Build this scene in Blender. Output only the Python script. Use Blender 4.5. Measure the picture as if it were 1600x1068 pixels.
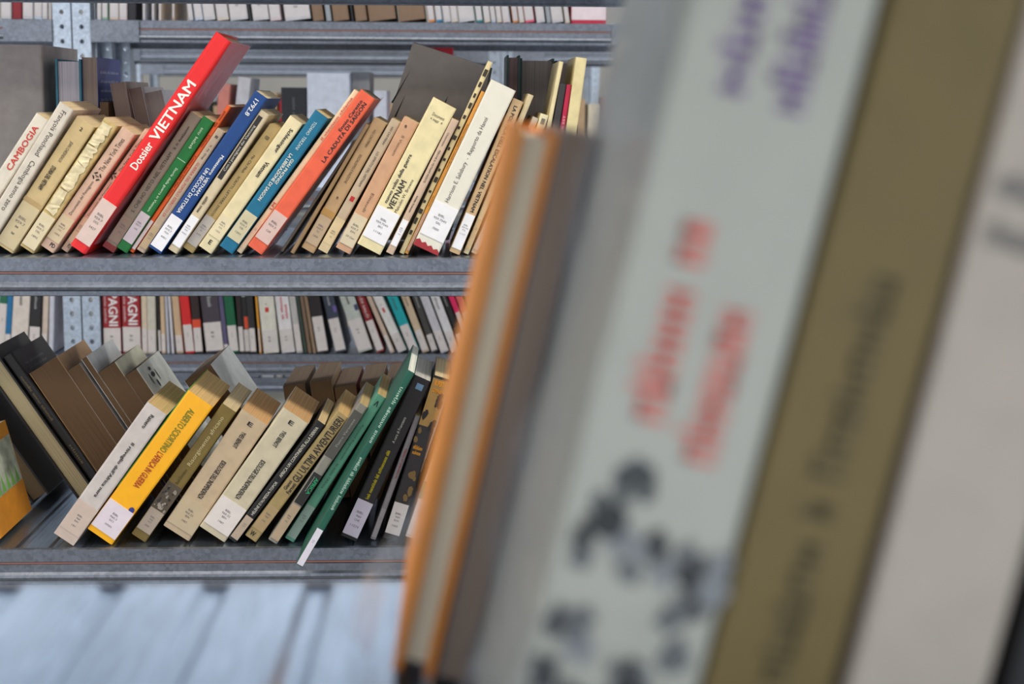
import bpy, math, random
from mathutils import Matrix, Vector
random.seed(7)
for o in list(bpy.data.objects): bpy.data.objects.remove(o)
scene = bpy.context.scene
col = scene.collection
# ------------------------------------------------------------------ camera
F, PITCH, YAW, ROLL, V0 = 2100.0, .125, .0351, .0055, 420.0
CZ = 1.40
_cp, _sp, _cy, _sy = math.cos(PITCH), math.sin(PITCH), math.cos(YAW), math.sin(YAW)
R0 = Vector((_cy, -_sy, 0)); Y0 = Vector((_sy, _cy, 0)); Z0 = Vector((0, 0, 1))
FW = Y0*_cp - Z0*_sp; UP0 = Y0*_sp + Z0*_cp
RT = R0*math.cos(ROLL) + UP0*math.sin(ROLL)
UP = UP0*math.cos(ROLL) - R0*math.sin(ROLL)
CAM = Vector((0, 0, CZ))
cd = bpy.data.cameras.new('camera'); cam = bpy.data.objects.new('camera', cd); col.objects.link(cam)
cam.matrix_world = Matrix(((RT.x, UP.x, -FW.x, 0), (RT.y, UP.y, -FW.y, 0), (RT.z, UP.z, -FW.z, CZ), (0, 0, 0, 1)))
cd.sensor_fit = 'HORIZONTAL'; cd.sensor_width = 36.0; cd.lens = F/1600*36
cd.shift_y = -(534-V0)/1600
cd.clip_start = .02; cd.clip_end = 60
DB, DC, DD, DE = 1.60, 2.85, 4.27, 5.95
cd.dof.use_dof = True; cd.dof.focus_distance = 1.66; cd.dof.aperture_fstop = cd.lens/7.0
scene.camera = cam
# ------------------------------------------------------------------ world, lights, exposure
w = bpy.data.worlds.new('world'); scene.world = w; w.use_nodes = True
w.node_tree.nodes['Background'].inputs[0].default_value = (.88, .93, 1.0, 1)
w.node_tree.nodes['Background'].inputs[1].default_value = 1.2
def area(name, loc, rot, sx, sy, power, colr):
    l = bpy.data.lights.new(name, 'AREA'); l.shape = 'RECTANGLE'; l.size = sx; l.size_y = sy
    l.energy = power; l.color = colr
    o = bpy.data.objects.new(name, l); col.objects.link(o); o.location = loc; o.rotation_euler = rot
    return o
area('aisle_lamp_light', (-.2, .80, 3.05), (0, 0, 0), 4.5, .25, 62, (1.0, .93, .82))
area('near_fill_light', (-.2, -.75, 3.05), (0, 0, 0), 4.5, .25, 26, (1.0, .95, .88))  # added fill behind the camera, brightens the foreground book spines
area('rear_aisle_lamp_light', (-.2, 2.30, 3.05), (0, 0, 0), 4.5, .25, 28, (.93, .97, 1.0))
area('far_aisle_lamp_light', (-.2, 3.75, 3.05), (0, 0, 0), 4.5, .25, 55, (.93, .97, 1.0))
area('end_aisle_lamp_light', (-.2, 5.3, 3.05), (0, 0, 0), 4.5, .25, 62, (.93, .97, 1.0))
vs = scene.view_settings
vs.view_transform = 'Standard'; vs.look = 'None'; vs.exposure = 0.15; vs.gamma = 1.0; vs.use_curve_mapping = False

# ------------------------------------------------------------------ projection helpers (pixel of the 1600x1068 frame -> point in the room)
def ray(u, v):
    u -= 800; v -= V0
    return FW + RT*(u/F) - UP*(v/F)
def onY(u, v, Y):
    d = ray(u, v); return CAM + d*(Y/d.y)
def onZ(u, v, Z):
    d = ray(u, v); return CAM + d*((Z-CZ)/d.z)

# ------------------------------------------------------------------ materials
MC = {}
def nodes(name):
    m = bpy.data.materials.new(name); m.use_nodes = True
    nt = m.node_tree; return m, nt, nt.nodes['Principled BSDF']
def lin(c): return tuple((x/12.92 if x <= .04045 else ((x+.055)/1.055)**2.4) for x in c)
def paper(c, rough=.55, wear=.10, name='cover_stock', scale=60):
    """sRGB colour -> slightly mottled card / cloth"""
    k = ('p', tuple(round(x, 3) for x in c), rough, wear)
    if k in MC: return MC[k]
    m, nt, b = nodes(name)
    tc = nt.nodes.new('ShaderNodeTexCoord'); n = nt.nodes.new('ShaderNodeTexNoise')
    n.inputs['Scale'].default_value = scale; n.inputs['Detail'].default_value = 5
    nt.links.new(tc.outputs['Object'], n.inputs['Vector'])
    r = nt.nodes.new('ShaderNodeValToRGB')
    L = lin(c); r.color_ramp.elements[0].position = .3; r.color_ramp.elements[1].position = .7
    r.color_ramp.elements[0].color = tuple(x*(1-wear*1.6) for x in L)+(1,)
    r.color_ramp.elements[1].color = tuple(min(1, x*(1+wear*.5)) for x in L)+(1,)
    nt.links.new(n.outputs['Fac'], r.inputs['Fac']); nt.links.new(r.outputs['Color'], b.inputs['Base Color'])
    b.inputs['Roughness'].default_value = rough
    MC[k] = m; return m
def pages_mat(c):
    k = ('pg', c)
    if k in MC: return MC[k]
    m, nt, b = nodes('page_edges')
    tc = nt.nodes.new('ShaderNodeTexCoord'); mp = nt.nodes.new('ShaderNodeMapping')
    mp.inputs['Scale'].default_value = (1500, 6, 6)
    n = nt.nodes.new('ShaderNodeTexNoise'); n.inputs['Scale'].default_value = 1; n.inputs['Detail'].default_value = 2
    nt.links.new(tc.outputs['Object'], mp.inputs['Vector']); nt.links.new(mp.outputs['Vector'], n.inputs['Vector'])
    r = nt.nodes.new('ShaderNodeValToRGB'); L = lin(c)
    r.color_ramp.elements[0].position = .3; r.color_ramp.elements[1].position = .65
    r.color_ramp.elements[0].color = tuple(x*.62 for x in L)+(1,); r.color_ramp.elements[1].color = L+(1,)
    nt.links.new(n.outputs['Fac'], r.inputs['Fac']); nt.links.new(r.outputs['Color'], b.inputs['Base Color'])
    bp = nt.nodes.new('ShaderNodeBump'); bp.inputs['Strength'].default_value = .3; bp.inputs['Distance'].default_value = .0005
    nt.links.new(n.outputs['Fac'], bp.inputs['Height']); nt.links.new(bp.outputs['Normal'], b.inputs['Normal'])
    b.inputs['Roughness'].default_value = .8
    MC[k] = m; return m
def flat(c, rough=.6, name='ink'):
    k = ('f', c, rough)
    if k in MC: return MC[k]
    m, nt, b = nodes(name); b.inputs['Base Color'].default_value = lin(c)+(1,); b.inputs['Roughness'].default_value = rough
    MC[k] = m; return m
def steel(name, c, rough, scale=220, stretch=(1, 1, 1), metal=.9, bump=.05):
    m, nt, b = nodes(name)
    tc = nt.nodes.new('ShaderNodeTexCoord'); mp = nt.nodes.new('ShaderNodeMapping'); mp.inputs['Scale'].default_value = stretch
    nt.links.new(tc.outputs['Object'], mp.inputs['Vector'])
    v = nt.nodes.new('ShaderNodeTexVoronoi'); v.inputs['Scale'].default_value = scale
    n = nt.nodes.new('ShaderNodeTexNoise'); n.inputs['Scale'].default_value = scale*.12; n.inputs['Detail'].default_value = 4
    nt.links.new(mp.outputs['Vector'], v.inputs['Vector']); nt.links.new(mp.outputs['Vector'], n.inputs['Vector'])
    mx = nt.nodes.new('ShaderNodeMix'); mx.data_type = 'FLOAT'; mx.inputs[0].default_value = .6
    sp = nt.nodes.new('ShaderNodeSeparateColor'); nt.links.new(v.outputs['Color'], sp.inputs['Color'])
    nt.links.new(sp.outputs[0], mx.inputs[2]); nt.links.new(n.outputs['Fac'], mx.inputs[3])
    r = nt.nodes.new('ShaderNodeValToRGB'); L = lin(c)
    r.color_ramp.elements[0].position = .25; r.color_ramp.elements[1].position = .75
    r.color_ramp.elements[0].color = tuple(x*.78 for x in L)+(1,); r.color_ramp.elements[1].color = tuple(min(1, x*1.15) for x in L)+(1,)
    nt.links.new(mx.outputs[0], r.inputs['Fac']); nt.links.new(r.outputs['Color'], b.inputs['Base Color'])
    b.inputs['Metallic'].default_value = metal; b.inputs['Roughness'].default_value = rough
    bp = nt.nodes.new('ShaderNodeBump'); bp.inputs['Strength'].default_value = bump; bp.inputs['Distance'].default_value = .001
    nt.links.new(mx.outputs[0], bp.inputs['Height']); nt.links.new(bp.outputs['Normal'], b.inputs['Normal'])
    return m
STEEL = steel('galvanised_steel', (.50, .52, .56), .42)
DECK = steel('galvanised_deck', (.56, .62, .70), .30, 90, (8, .5, 1), .95, .012)
POST = steel('galvanised_post', (.70, .74, .79), .35)
COPPER = flat((.66, .45, .40), .5, 'copper_reflection')  # colour of the line reflected along the beams
def plastic_mat():
    m, nt, b = nodes('clear_jacket')
    b.inputs['Base Color'].default_value = (.62, .68, .76, 1); b.inputs['Roughness'].default_value = .12
    b.inputs['Alpha'].default_value = .2
    tc = nt.nodes.new('ShaderNodeTexCoord'); n = nt.nodes.new('ShaderNodeTexNoise'); n.inputs['Scale'].default_value = 28
    nt.links.new(tc.outputs['Object'], n.inputs['Vector'])
    bp = nt.nodes.new('ShaderNodeBump'); bp.inputs['Strength'].default_value = .6; bp.inputs['Distance'].default_value = .01
    nt.links.new(n.outputs['Fac'], bp.inputs['Height']); nt.links.new(bp.outputs['Normal'], b.inputs['Normal'])
    return m
PLASTIC = plastic_mat()

# ------------------------------------------------------------------ mesh helpers
def mesh_obj(name, vs_, fs, mat, parent=None, smooth=False):
    me = bpy.data.meshes.new(name); me.from_pydata(vs_, [], fs); me.update()
    if smooth:
        for p in me.polygons: p.use_smooth = True
    me.materials.append(mat)
    o = bpy.data.objects.new(name, me); col.objects.link(o)
    if parent: o.parent = parent
    return o
def box_data(x0, x1, y0, y1, z0, z1):
    v = [(x, y, z) for z in (z0, z1) for y in (y0, y1) for x in (x0, x1)]
    f = [(0, 2, 3, 1), (4, 5, 7, 6), (0, 1, 5, 4), (1, 3, 7, 5), (3, 2, 6, 7), (2, 0, 4, 6)]
    return v, f
def box(name, b, mat, parent=None):
    return mesh_obj(name, *box_data(*b), mat, parent)
def tag(o, label, cat, group=None, kind=None):
    if label: o['label'] = label
    if cat: o['category'] = cat
    if group: o['group'] = group
    if kind: o['kind'] = kind
    return o
def empty(name, loc, ry=0, rz=0):
    o = bpy.data.objects.new(name, None); col.objects.link(o); o.empty_display_size = .02
    o.location = loc; o.rotation_euler = (0, ry, rz); return o
TC = {}
def glyphs(s, bold):
    k = (s, bold)
    if k in TC: return TC[k]
    if s.startswith('~'):     # print too blurred to read: stroke marks only, no characters
        rg = random.Random(s); vv, ff, x = [], [], 0
        for wn in s[1:].split():
            for _ in range(int(wn)):
                wd_ = rg.uniform(.35, .6); y1 = rg.choice([.7, .72, 1.0])
                for (a, b, c, d) in ((x, x+.16, 0, y1), (x, x+wd_, *rg.choice([(0, .16), (y1-.16, y1), (.3, .45)])), (x+wd_-.14, x+wd_, 0, .7)):
                    i = len(vv); vv += [(a, c), (b, c), (b, d), (a, d)]; ff.append((i, i+1, i+2, i+3))
                x += wd_+.16
            x += .5
        vv = [(a/x, b) for a, b in vv]
        if bold: n0 = len(vv); vv = vv*4; ff = ff+[tuple(i+n0*k2 for i in f) for k2 in (1, 2, 3) for f in ff]
        TC[k] = (vv, ff); return TC[k]
    cu = bpy.data.curves.new('t', 'FONT'); cu.body = s; cu.resolution_u = 2; cu.fill_mode = 'FRONT'
    ob = bpy.data.objects.new('t', cu); col.objects.link(ob)
    dg = bpy.context.evaluated_depsgraph_get(); me = bpy.data.meshes.new_from_object(ob.evaluated_get(dg))
    vv = [(v.co.x, v.co.y) for v in me.vertices]; ff = [tuple(p.vertices) for p in me.polygons]
    bpy.data.objects.remove(ob); bpy.data.curves.remove(cu); bpy.data.meshes.remove(me)
    if bold and vv:
        n0 = len(vv); base = list(vv); bf = list(ff); vv, ff = [], []
        for k_, (dx, dy) in enumerate(((-.022, 0), (.022, 0), (0, .012), (0, -.012))):
            vv += [(x+dx, y+dy) for x, y in base]; ff += [tuple(i+k_*n0 for i in f) for f in bf]
    if not vv: vv, ff = [(0, 0), (1, 0), (0, 1)], [(0, 1, 2)]
    x0 = min(v[0] for v in vv); x1 = max(v[0] for v in vv); y0 = min(v[1] for v in vv); y1 = max(v[1] for v in vv)
    vv = [((x-x0)/(x1-x0+1e-9), (y-y0)/(y1-y0+1e-9)) for x, y in vv]
    TC[k] = (vv, ff); return TC[k]
def lettering(root, s, mode, a0, a1, b0, b1, y, colr, bold=False, name='title_lettering'):
    """mode up / down: along the spine (a = z range, b = x range); mode flat: across it (a = x range, b = z range)"""
    vv, ff = glyphs(s, bold)
    q4 = len(vv)//4 if bold else len(vv)+1
    if mode == 'up': V = [(b1-(b1-b0)*q, y, a0+(a1-a0)*p) for p, q in vv]
    elif mode == 'down': V = [(b0+(b1-b0)*q, y, a1-(a1-a0)*p) for p, q in vv]
    else: V = [(a0+(a1-a0)*p, y, b0+(b1-b0)*q) for p, q in vv]
    V = [(a, b-.00008*(i//q4), c) for i, (a, b, c) in enumerate(V)]
    return mesh_obj(name, V, ff, flat(colr), root)

PAGE = (.86, .77, .60)
DIM = {}; PREV = {}
def cover_mesh(x0, x1, d, h, c, r, flip, hard):
    """U-shaped cover, spine at y=0 (or at y=d when flipped), small rounded spine corners"""
    pts = [(x0, d)]
    for i in range(4):
        a = math.pi/2*i/3; pts.append((x0+r-r*math.cos(a), r-r*math.sin(a)))
    for i in range(4):
        a = math.pi/2*(1-i/3); pts.append((x1-r+r*math.cos(a), r-r*math.sin(a)))
    pts += [(x1, d), (x1-c, d), (x1-c, c*1.2), (x0+c, c*1.2), (x0+c, d)]
    if flip: pts = [(x, d-y) for x, y in pts][::-1]
    n = len(pts)
    V = [(x, y, 0) for x, y in pts]+[(x, y, h) for x, y in pts]
    Fc = [(i, (i+1) % n, n+(i+1) % n, n+i) for i in range(n)]
    Fc += [tuple(range(n))[::-1], tuple(range(n, 2*n))]
    return V, Fc
def book(name, label, loc, ry, t, h, d, cov, lean='R', hard=False, flip=False, texts=(), sticker=None, bands=(), page=PAGE, rz=0, cat='book', group=None, rough=.5, wear=.10, seed=None):
    """loc: the corner standing on the shelf; x of the spine runs -t..0 (right-leaning) or 0..t.
    texts: (string, dir, z0, z1, x0, x1, colour, bold) as fractions; bands: (z0, z1, x0, x1, colour); sticker: (z0, z1, colour, lines)"""
    x0, x1 = (-t, 0) if lean == 'R' else (0, t)
    root = empty(name, loc, ry, rz)
    c = .0026 if hard else .0005; ins = .003 if hard else .0003
    r = min(.0022 if not hard else .004, t*.3)
    V, Fc = cover_mesh(x0, x1, d, h, c, r, flip, hard)
    mesh_obj('cover', V, Fc, paper(cov, rough, wear), root)
    pc = page
    py0, py1 = (c*1.3, d-ins-.0005) if not flip else (ins+.0005, d-c*1.3)
    box('page_block', (x0+c*1.05, x1-c*1.05, py0, py1, ins, h-ins), pages_mat(pc), root)
    fx = lambda q: x0+(x1-x0)*q
    ys = -.0003
    for k, (z0, z1, a, b_, cc) in enumerate(bands):
        box('colour_band', (fx(a), fx(b_), ys, .0003, z0*h, z1*h), paper(cc, rough, wear), root); ys0 = ys
    yt = -.0006 if bands else -.0003
    for s, dr, z0, z1, a, b_, cc, bold in texts:
        if dr == 'flat': lettering(root, s, 'flat', fx(a), fx(b_), z0*h, z1*h, yt, cc, bold)
        else: lettering(root, s, dr, z0*h, z1*h, fx(a), fx(b_), yt, cc, bold)
    if sticker:
        z0, z1, cc, lines = sticker
        st = box('call_number_label', (x0+.0008, x1-.0008, -.0008, .0002, z0*h, z1*h), paper(cc, .6, .05), root)
        n = len(lines); H = (z1-z0)*h
        lh = min(H/(n*2.2+1), t*.22)*.62
        zz = z1*h-H*.3
        for i, s in enumerate(lines):
            if i == n-1 and n > 2: zz -= lh*1.0
            wd = min(t*.62, lh*.75*len(s))
            xm = (x0+x1)/2
            lettering(st, s, 'flat', xm-wd/2, xm+wd/2, zz-lh, zz, -.0011, (.42, .40, .42), False, 'label_print')
            zz -= lh*1.75
    DIM[root.name] = (t, h, d)
    return tag(root, label, cat, group)

def bookpx(zs, label, BR, TR, TL, cov, Y=None, name='book', **k):
    """front-row book from the corner that stands on the shelf (BR), the corner above it (TR) and the other top corner (TL)"""
    if Y is None:
        ym = onZ(400, 398 if zs == zBu else 848, zs).y
        Y = ym + k.pop('yk', .3)*(onZ(*BR, zs).y-ym)
    p = onY(*BR, Y)
    q = onY(*TR, p.y); s = onY(*TL, p.y)
    vx, vz = q.x-p.x, q.z-p.z
    h = math.hypot(vx, vz); th = math.atan2(vx, vz)
    right = th >= 0
    ex = (math.cos(th), -math.sin(th))
    t = abs((s.x-q.x)*ex[0]+(s.z-q.z)*ex[1])
    t = max(t, .003); px = p.x
    pv = PREV.get(zs)
    if k.pop('keep', False): pv = None
    if pv and right:      # neighbours touch without running into each other
        for it in range(3):
            pen = 0
            for cx, cz in pv['c']:
                dx, dz = cx-px, cz-zs; lx = dx*ex[0]+dz*ex[1]; lz = dx*math.sin(th)+dz*math.cos(th)
                if 0 <= lz <= h and lx > -t: pen = max(pen, lx+t)
            for lz in (0, h*.5, h):
                cx = px-t*ex[0]+lz*math.sin(th); cz = zs-t*ex[1]+lz*math.cos(th)
                dx, dz = cx-pv['x'], cz-zs; qx = dx*pv['e'][0]+dz*pv['e'][1]; qz = dx*math.sin(pv['th'])+dz*math.cos(pv['th'])
                if 0 <= qz <= pv['h'] and -pv['t'] < qx < 0: pen = max(pen, -qx)
            if pen <= 0: break
            cut = min(pen+.0002, t*.22 if it == 0 else 0); t -= cut; px += (pen+.0002-cut)*.9
    if right: PREV[zs] = dict(x=px, th=th, e=ex, t=t, h=h, c=[(px+a*ex[0]+b*math.sin(th), zs+a*ex[1]+b*math.cos(th)) for a, b in ((0, 0), (0, h*.5), (0, h), (-t, h))])
    return book(name, label, (px, p.y, zs+.0006), th, t, h, k.pop('d', .124), cov, 'R' if right else 'L', **k)

# ------------------------------------------------------------------ shelving
BEAMH = .0465
def beam_mesh(x0, x1, y, z, back=False):
    pr = [(0.004, 0), (0, -.001), (0, -.0165), (.002, -.0175), (.002, -.0195), (0, -.0205), (0, -.0295), (-.0035, -.032), (-.0045, -.035),
          (-.0035, -.038), (0, -.0405), (0, -.0455), (.002, -BEAMH), (.016, -BEAMH), (.016, -BEAMH+.0015), (.004, -BEAMH+.0015), (.004, -.003)]
    s = -1 if back else 1
    n = len(pr)
    V = [(x0, y+s*a, z+b) for a, b in pr]+[(x1, y+s*a, z+b) for a, b in pr]
    Fc = [(i, (i+1) % n, n+(i+1) % n, n+i) for i in range(n)]+[tuple(range(n))[::-1], tuple(range(n, 2*n))]
    return V, Fc
def post_plate(x0, x1, y, z0, z1, pitch=.030, r=.0048, depth=.003):
    """perforated steel strip facing -y, real holes"""
    V, Fc = [], []
    n = int((z1-z0)/pitch); xm = (x0+x1)/2
    for i in range(n):
        za = z0+i*pitch; zb = za+pitch; zm = (za+zb)/2
        b = len(V)
        ring = [(x1, zm), (x1, zb), (xm, zb), (x0, zb), (x0, zm), (x0, za), (xm, za), (x1, za)]
        for x, z in ring: V.append((x, y, z))
        for k in range(8):
            a = math.pi/4*k; V.append((xm+r*math.cos(a), y, zm+r*1.15*math.sin(a)))
        for k in range(8):
            a = math.pi/4*k; V.append((xm+r*.8*math.cos(a), y+depth, zm+r*.92*math.sin(a)))
        for k in range(8):
            k2 = (k+1) % 8
            Fc.append((b+k, b+k2, b+8+k2, b+8+k)); Fc.append((b+8+k, b+8+k2, b+16+k2, b+16+k))
    return V, Fc
def unit(name, label, xa, xb, y0, depth, levels, ztop, plates=(), stripe=True, posts=True):
    """one bay of steel shelving: posts, and for every level a deck with front and rear beams"""
    u = empty(name, (0, 0, 0)); tag(u, label, 'shelving')
    pw = .034
    if posts:
        for xs in (xa, xb):
            for yy, dep in ((y0, 1), (y0+depth, -1)):
                p0 = xs-pw/2; p1 = xs+pw/2
                V, Fc = post_plate(p0, p1, yy, 0, ztop)
                b = len(V)
                for (a0, a1) in ((p0-.0015, p0), (p1, p1+.0015)):
                    v, f = box_data(a0, a1, min(yy, yy+dep*.035), max(yy, yy+dep*.035), 0, ztop)
                    Fc += [tuple(i+len(V) for i in q) for q in f]; V += v
                mesh_obj('post', V, Fc, POST, u)
    for z in levels:
        g = pw/2+.002
        x_, V, top = xa+g, [], []
        while x_ < xb-g-.041:
            top += [(x_, z), (x_+.028, z), (x_+.031, z-.0022), (x_+.037, z-.0022)]; x_ += .040
        top += [(x_, z), (xb-g, z)]
        pr = top+[(xb-g, z-.004), (xa+g, z-.004)]; n = len(pr)
        V = [(a, y0+.004, b) for a, b in pr]+[(a, y0+depth-.004, b) for a, b in pr]
        mesh_obj('shelf_deck', V, [(i, n+i, n+(i+1) % n, (i+1) % n) for i in range(n)]+[tuple(range(n)), tuple(range(n, 2*n))[::-1]], DECK, u)
        fb = mesh_obj('front_beam', *beam_mesh(xa+g, xb-g, y0, z), STEEL, u)
        mesh_obj('rear_beam', *beam_mesh(xa+g, xb-g, y0+depth, z, True), STEEL, u)
        if stripe: box('reflection_stripe', (xa+g, xb-g, y0+.0012, y0+.0022, z-.0194, z-.0176), COPPER, fb)  # reflected line in the beam groove, put in as a coloured strip
        for xs in (xa, xb):
            s = 1 if xs == xa else -1
            a, b_ = sorted((xs+s*g, xs+s*(g+.10)))
            box('beam_end_plate', (a, b_, y0-.0055, y0-.0046, z-BEAMH+.001, z-.001), STEEL, fb)
    return u
zBu = onY(370, 402.5, DB).z; zBl = onY(320, 855.5, DB).z; zBt = onY(600, 8.5, DB+.36).z+BEAMH
zCt = onY(450, 33, DC).z; zCl = onY(400, 553, DC).z; zCm = (zCt+zCl)/2
zDt = onY(230, 72, DD).z; zDm = zDt-.35; zDl = zDm-.35; zDb = zDl-.35
zEt = onY(230, 100, DE).z
zA = zBu
YA = onZ(300, 907, zA).y
xc1 = (onY(112, 300, DC).x); 
unit('steel_shelving_bay', 'galvanised steel shelving bay in sharp focus, holding the leaning Vietnam and Africa books', onY(-330, 400, DB).x, onY(-330, 400, DB).x+1.5, DB, .36, (zBl, zBu, zBt, zBt+.37), 2.15)  # highest deck is unseen, added to block the rear lamps
cxl = onY(136, 300, DC).x
unit('steel_shelving_bay', 'galvanised steel shelving bay behind the focused shelf, right of the perforated uprights', cxl, cxl+1.22, DC, .36, (zCl, zCm, zCt, zCt+.37), 2.2)  # top deck out of view, added to hold back lamp light
unit('steel_shelving_bay', 'galvanised steel shelving bay behind the focused shelf, left of the perforated uprights', cxl-1.26, cxl-.04, DC, .36, (zCl, zCm, zCt, zCt+.37), 2.2)  # same added top deck, unseen, against the lamps behind
dxl = onY(160, 100, DD).x
unit('steel_shelving_bay', 'distant steel shelving bay glimpsed above the red book', dxl, dxl+1.22, DD, .36, (zDb, zDl, zDm, zDt), 2.3, stripe=False)
unit('steel_shelving_bay', 'distant steel shelving bay glimpsed at the upper right, behind the far shelf', dxl+1.26, dxl+2.48, DD, .36, (zDb, zDl, zDm, zDt), 2.3, stripe=False)
unit('steel_shelving_bay', 'farthest steel shelving bay at the end of the room', dxl-.3, dxl+1.7, DE, .36, (zDl, zDm, zEt), 2.3, stripe=False)
unit('steel_shelving_bay', 'blurred foreground steel shelf with bluish deck along the bottom', -.75, .65, YA-.40, .40, (zA, zBt), 2.0, stripe=False)  # upper deck is unseen, added to keep lamp light off the lower one
# room shell
def struct(name, b, mat):
    o = box(name, b, mat); o['kind'] = 'structure'; return o
struct('floor', (-5, 5, -2.5, 7.5, -.05, 0), paper((.55, .54, .52), .5, .15, 'floor_screed', 8))
struct('ceiling', (-5, 5, -2.5, 7.5, 3.1, 3.15), paper((.88, .88, .86), .8, .03, 'ceiling_paint', 5))
struct('wall_back', (-5, 5, 7.5, 7.6, 0, 3.1), paper((.62, .60, .57), .8, .05, 'wall_paint', 5))

# ------------------------------------------------------------------ books in focus, upper shelf (Vietnam row)
CR = (.90, .85, .70); LB = (.86, .83, .80); LW = (.93, .92, .93)
K = (.13, .12, .13)
cn = lambda a='BIBL', b='959.7', c='', d='': [x for x in (a, b, c, d) if x]
U = zBu
def B(label, BR, TR, TL, cov, **k): return bookpx(U, label, BR, TR, TL, cov, **k)
ST = lambda z1, c=LB, l=None, z0=.02: (z0, z1, c, l or cn('BIBL', '959.7', '~3', '~4'))
B('cream paperback with red CAMBOGIA lettering at the far left of the upper row', (-58, 388), (76, 183), (57, 169), (.86, .83, .77), texts=[('CAMBOGIA', 'up', .60, .93, .3, .72, (.80, .22, .18), True)], sticker=ST(.2))
B('off-white paperback titled Cambogia anno zero', (-24, 399), (115, 174), (94, 159), (.84, .80, .74), texts=[('François Ponchaud   Cambogia anno zero', 'down', .28, .965, .3, .72, (.25, .22, .20), False)], sticker=ST(.17, LW))
B('yellowed tan paperback Storia del Vietnam beside the torn-spined book', (20, 396), (148, 199), (119, 182), (.80, .70, .50), texts=[('JEAN CHESNEAUX', 'down', .68, .84, .36, .56, K, False), ('STORIA DEL VIETNAM', 'down', .46, .64, .3, .52, K, True), ('2', 'flat', .93, .955, .45, .58, K, True)], bands=[(.345, .375, 0, 1, (.72, .61, .42))], sticker=ST(.34, (.79, .72, .57)))
o = B('yellowed book with torn, peeling paper spine', (52, 396), (184, 197), (158, 190), (.80, .70, .46), sticker=ST(.27, (.86, .80, .66), cn('BIBL', '959.7', 'DEL', '1892')), wear=.3)
tw, hh, _ = DIM[o.name]
for z0, z1 in ((.29, .46), (.47, .66), (.665, .80), (.81, .975)):
    V, Fc = [], []; m = 9
    for q in range(m+1):
        z = hh*(z0+(z1-z0)*q/m)
        V += [(-tw*random.uniform(.86, .97), -.0006-random.uniform(0, .0008), z+random.uniform(-.002, .002)), (-tw*.55, -.0012-random.uniform(0, .001), z), (-tw*random.uniform(.16, .34), -.0006-random.uniform(0, .0008), z+random.uniform(-.002, .002))]
    for q in range(m): Fc += [(q*3, q*3+1, q*3+4, q*3+3), (q*3+1, q*3+2, q*3+5, q*3+4)]
    mesh_obj('torn_paper', V, Fc, paper((.90, .84, .68), .7, .2), o)
for lab, BR, TR, TL in (('pinkish tan paperback with round black emblem, fully visible copy', (83, 394), (211, 209), (187, 195)),
                        ('pinkish tan paperback with round black emblem, copy half covered by the red book', (105, 390), (236, 203), (226, 196))):
    o = B(lab, BR, TR, TL, (.84, .70, .60), texts=[('The New York Times', 'up', .66, .93, .34, .66, K, False), ('Documenti del Pentagono', 'up', .29, .57, .36, .62, K, False), ('PD', 'flat', .03, .06, .5, .85, K, True)],
          sticker=(.075, .27, (.82, .74, .60), cn('BIBL', '959.7', 'DOC', '1004')))
    t = .016
    n = 12; xm = -DIM[o.name][0]/2; hz = DIM[o.name][1]*.615
    for q in range(4):
        a = q*math.pi/2+.78
        V = [(xm+math.cos(a+da)*rr, -.0005, hz+math.sin(a+da)*rr) for da, rr in ((-.5, .0058), (.5, .0058), (.42, .0036), (-.42, .0036))]
        mesh_obj('emblem_arc', V, [(0, 1, 2, 3)], flat(K), o)
    lettering(o, 'nyt', 'flat', xm-.0022, xm+.0022, hz-.0015, hz+.0015, -.0005, K, True, 'emblem_print')
o = B('tall bright red hardcover lettered Dossier VIETNAM', (133, 401), (361, 69), (336, 54), (.90, .13, .13), hard=True, keep=True, d=.145, rough=.28, texts=[('VIETNAM', 'up', .52, .79, .22, .78, (.97, .94, .90), True), ('Dossier', 'up', .385, .505, .27, .72, (.97, .94, .90), True)], sticker=(.035, .225, (.86, .76, .72), cn('BIBL', '959.7', 'DOS', '3427')), wear=.04)
hh = .24
def jacket(o, x0, x1, d, h, over=.004):
    V = []
    nz, ny = 14, 6
    for j in range(nz+1):
        for i in range(ny+1):
            V.append((x1+.0012+.0012*math.sin(j*1.7+i*2.3), d*i/ny*1.01+.001, h*(.05+.95*j/nz)+over*(j == nz)))
    mesh_obj('clear_jacket', V, [(j*(ny+1)+i, j*(ny+1)+i+1, (j+1)*(ny+1)+i+1, (j+1)*(ny+1)+i) for j in range(nz) for i in range(ny)], PLASTIC, o, True)
jacket(o, 0, 0, .145, DIM[o.name][1])
B('grey-brown book Che ho visto nel Vietnam right of the red hardcover', (177, 391), (315, 181), (297, 171), (.58, .51, .44), texts=[('S. CHE HO VISTO NEL VIETNAM', 'up', .28, .72, .35, .62, (.22, .18, .16), False), ('~1 1 7', 'up', .75, .93, .4, .62, (.3, .25, .22), False)], sticker=(.06, .24, (.60, .50, .44), cn('BIBL', '959.7', 'SE')), bands=[(0, .04, 0, 1, (.55, .17, .16))])
B('green spined book Storia della guerra in Vietnam', (198, 394), (334, 189), (317, 180), (.05, .42, .17), texts=[('Storia della guerra in Vietnam', 'down', .30, .63, .4, .68, (.80, .88, .76), False), ('~3 6', 'down', .76, .93, .4, .66, (.70, .82, .66), False)], bands=[(.685, .69, .1, .9, (.6, .75, .6))], sticker=(.065, .28, (.76, .70, .72), cn('BIBL', '959.7', 'VIE')))
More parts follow.
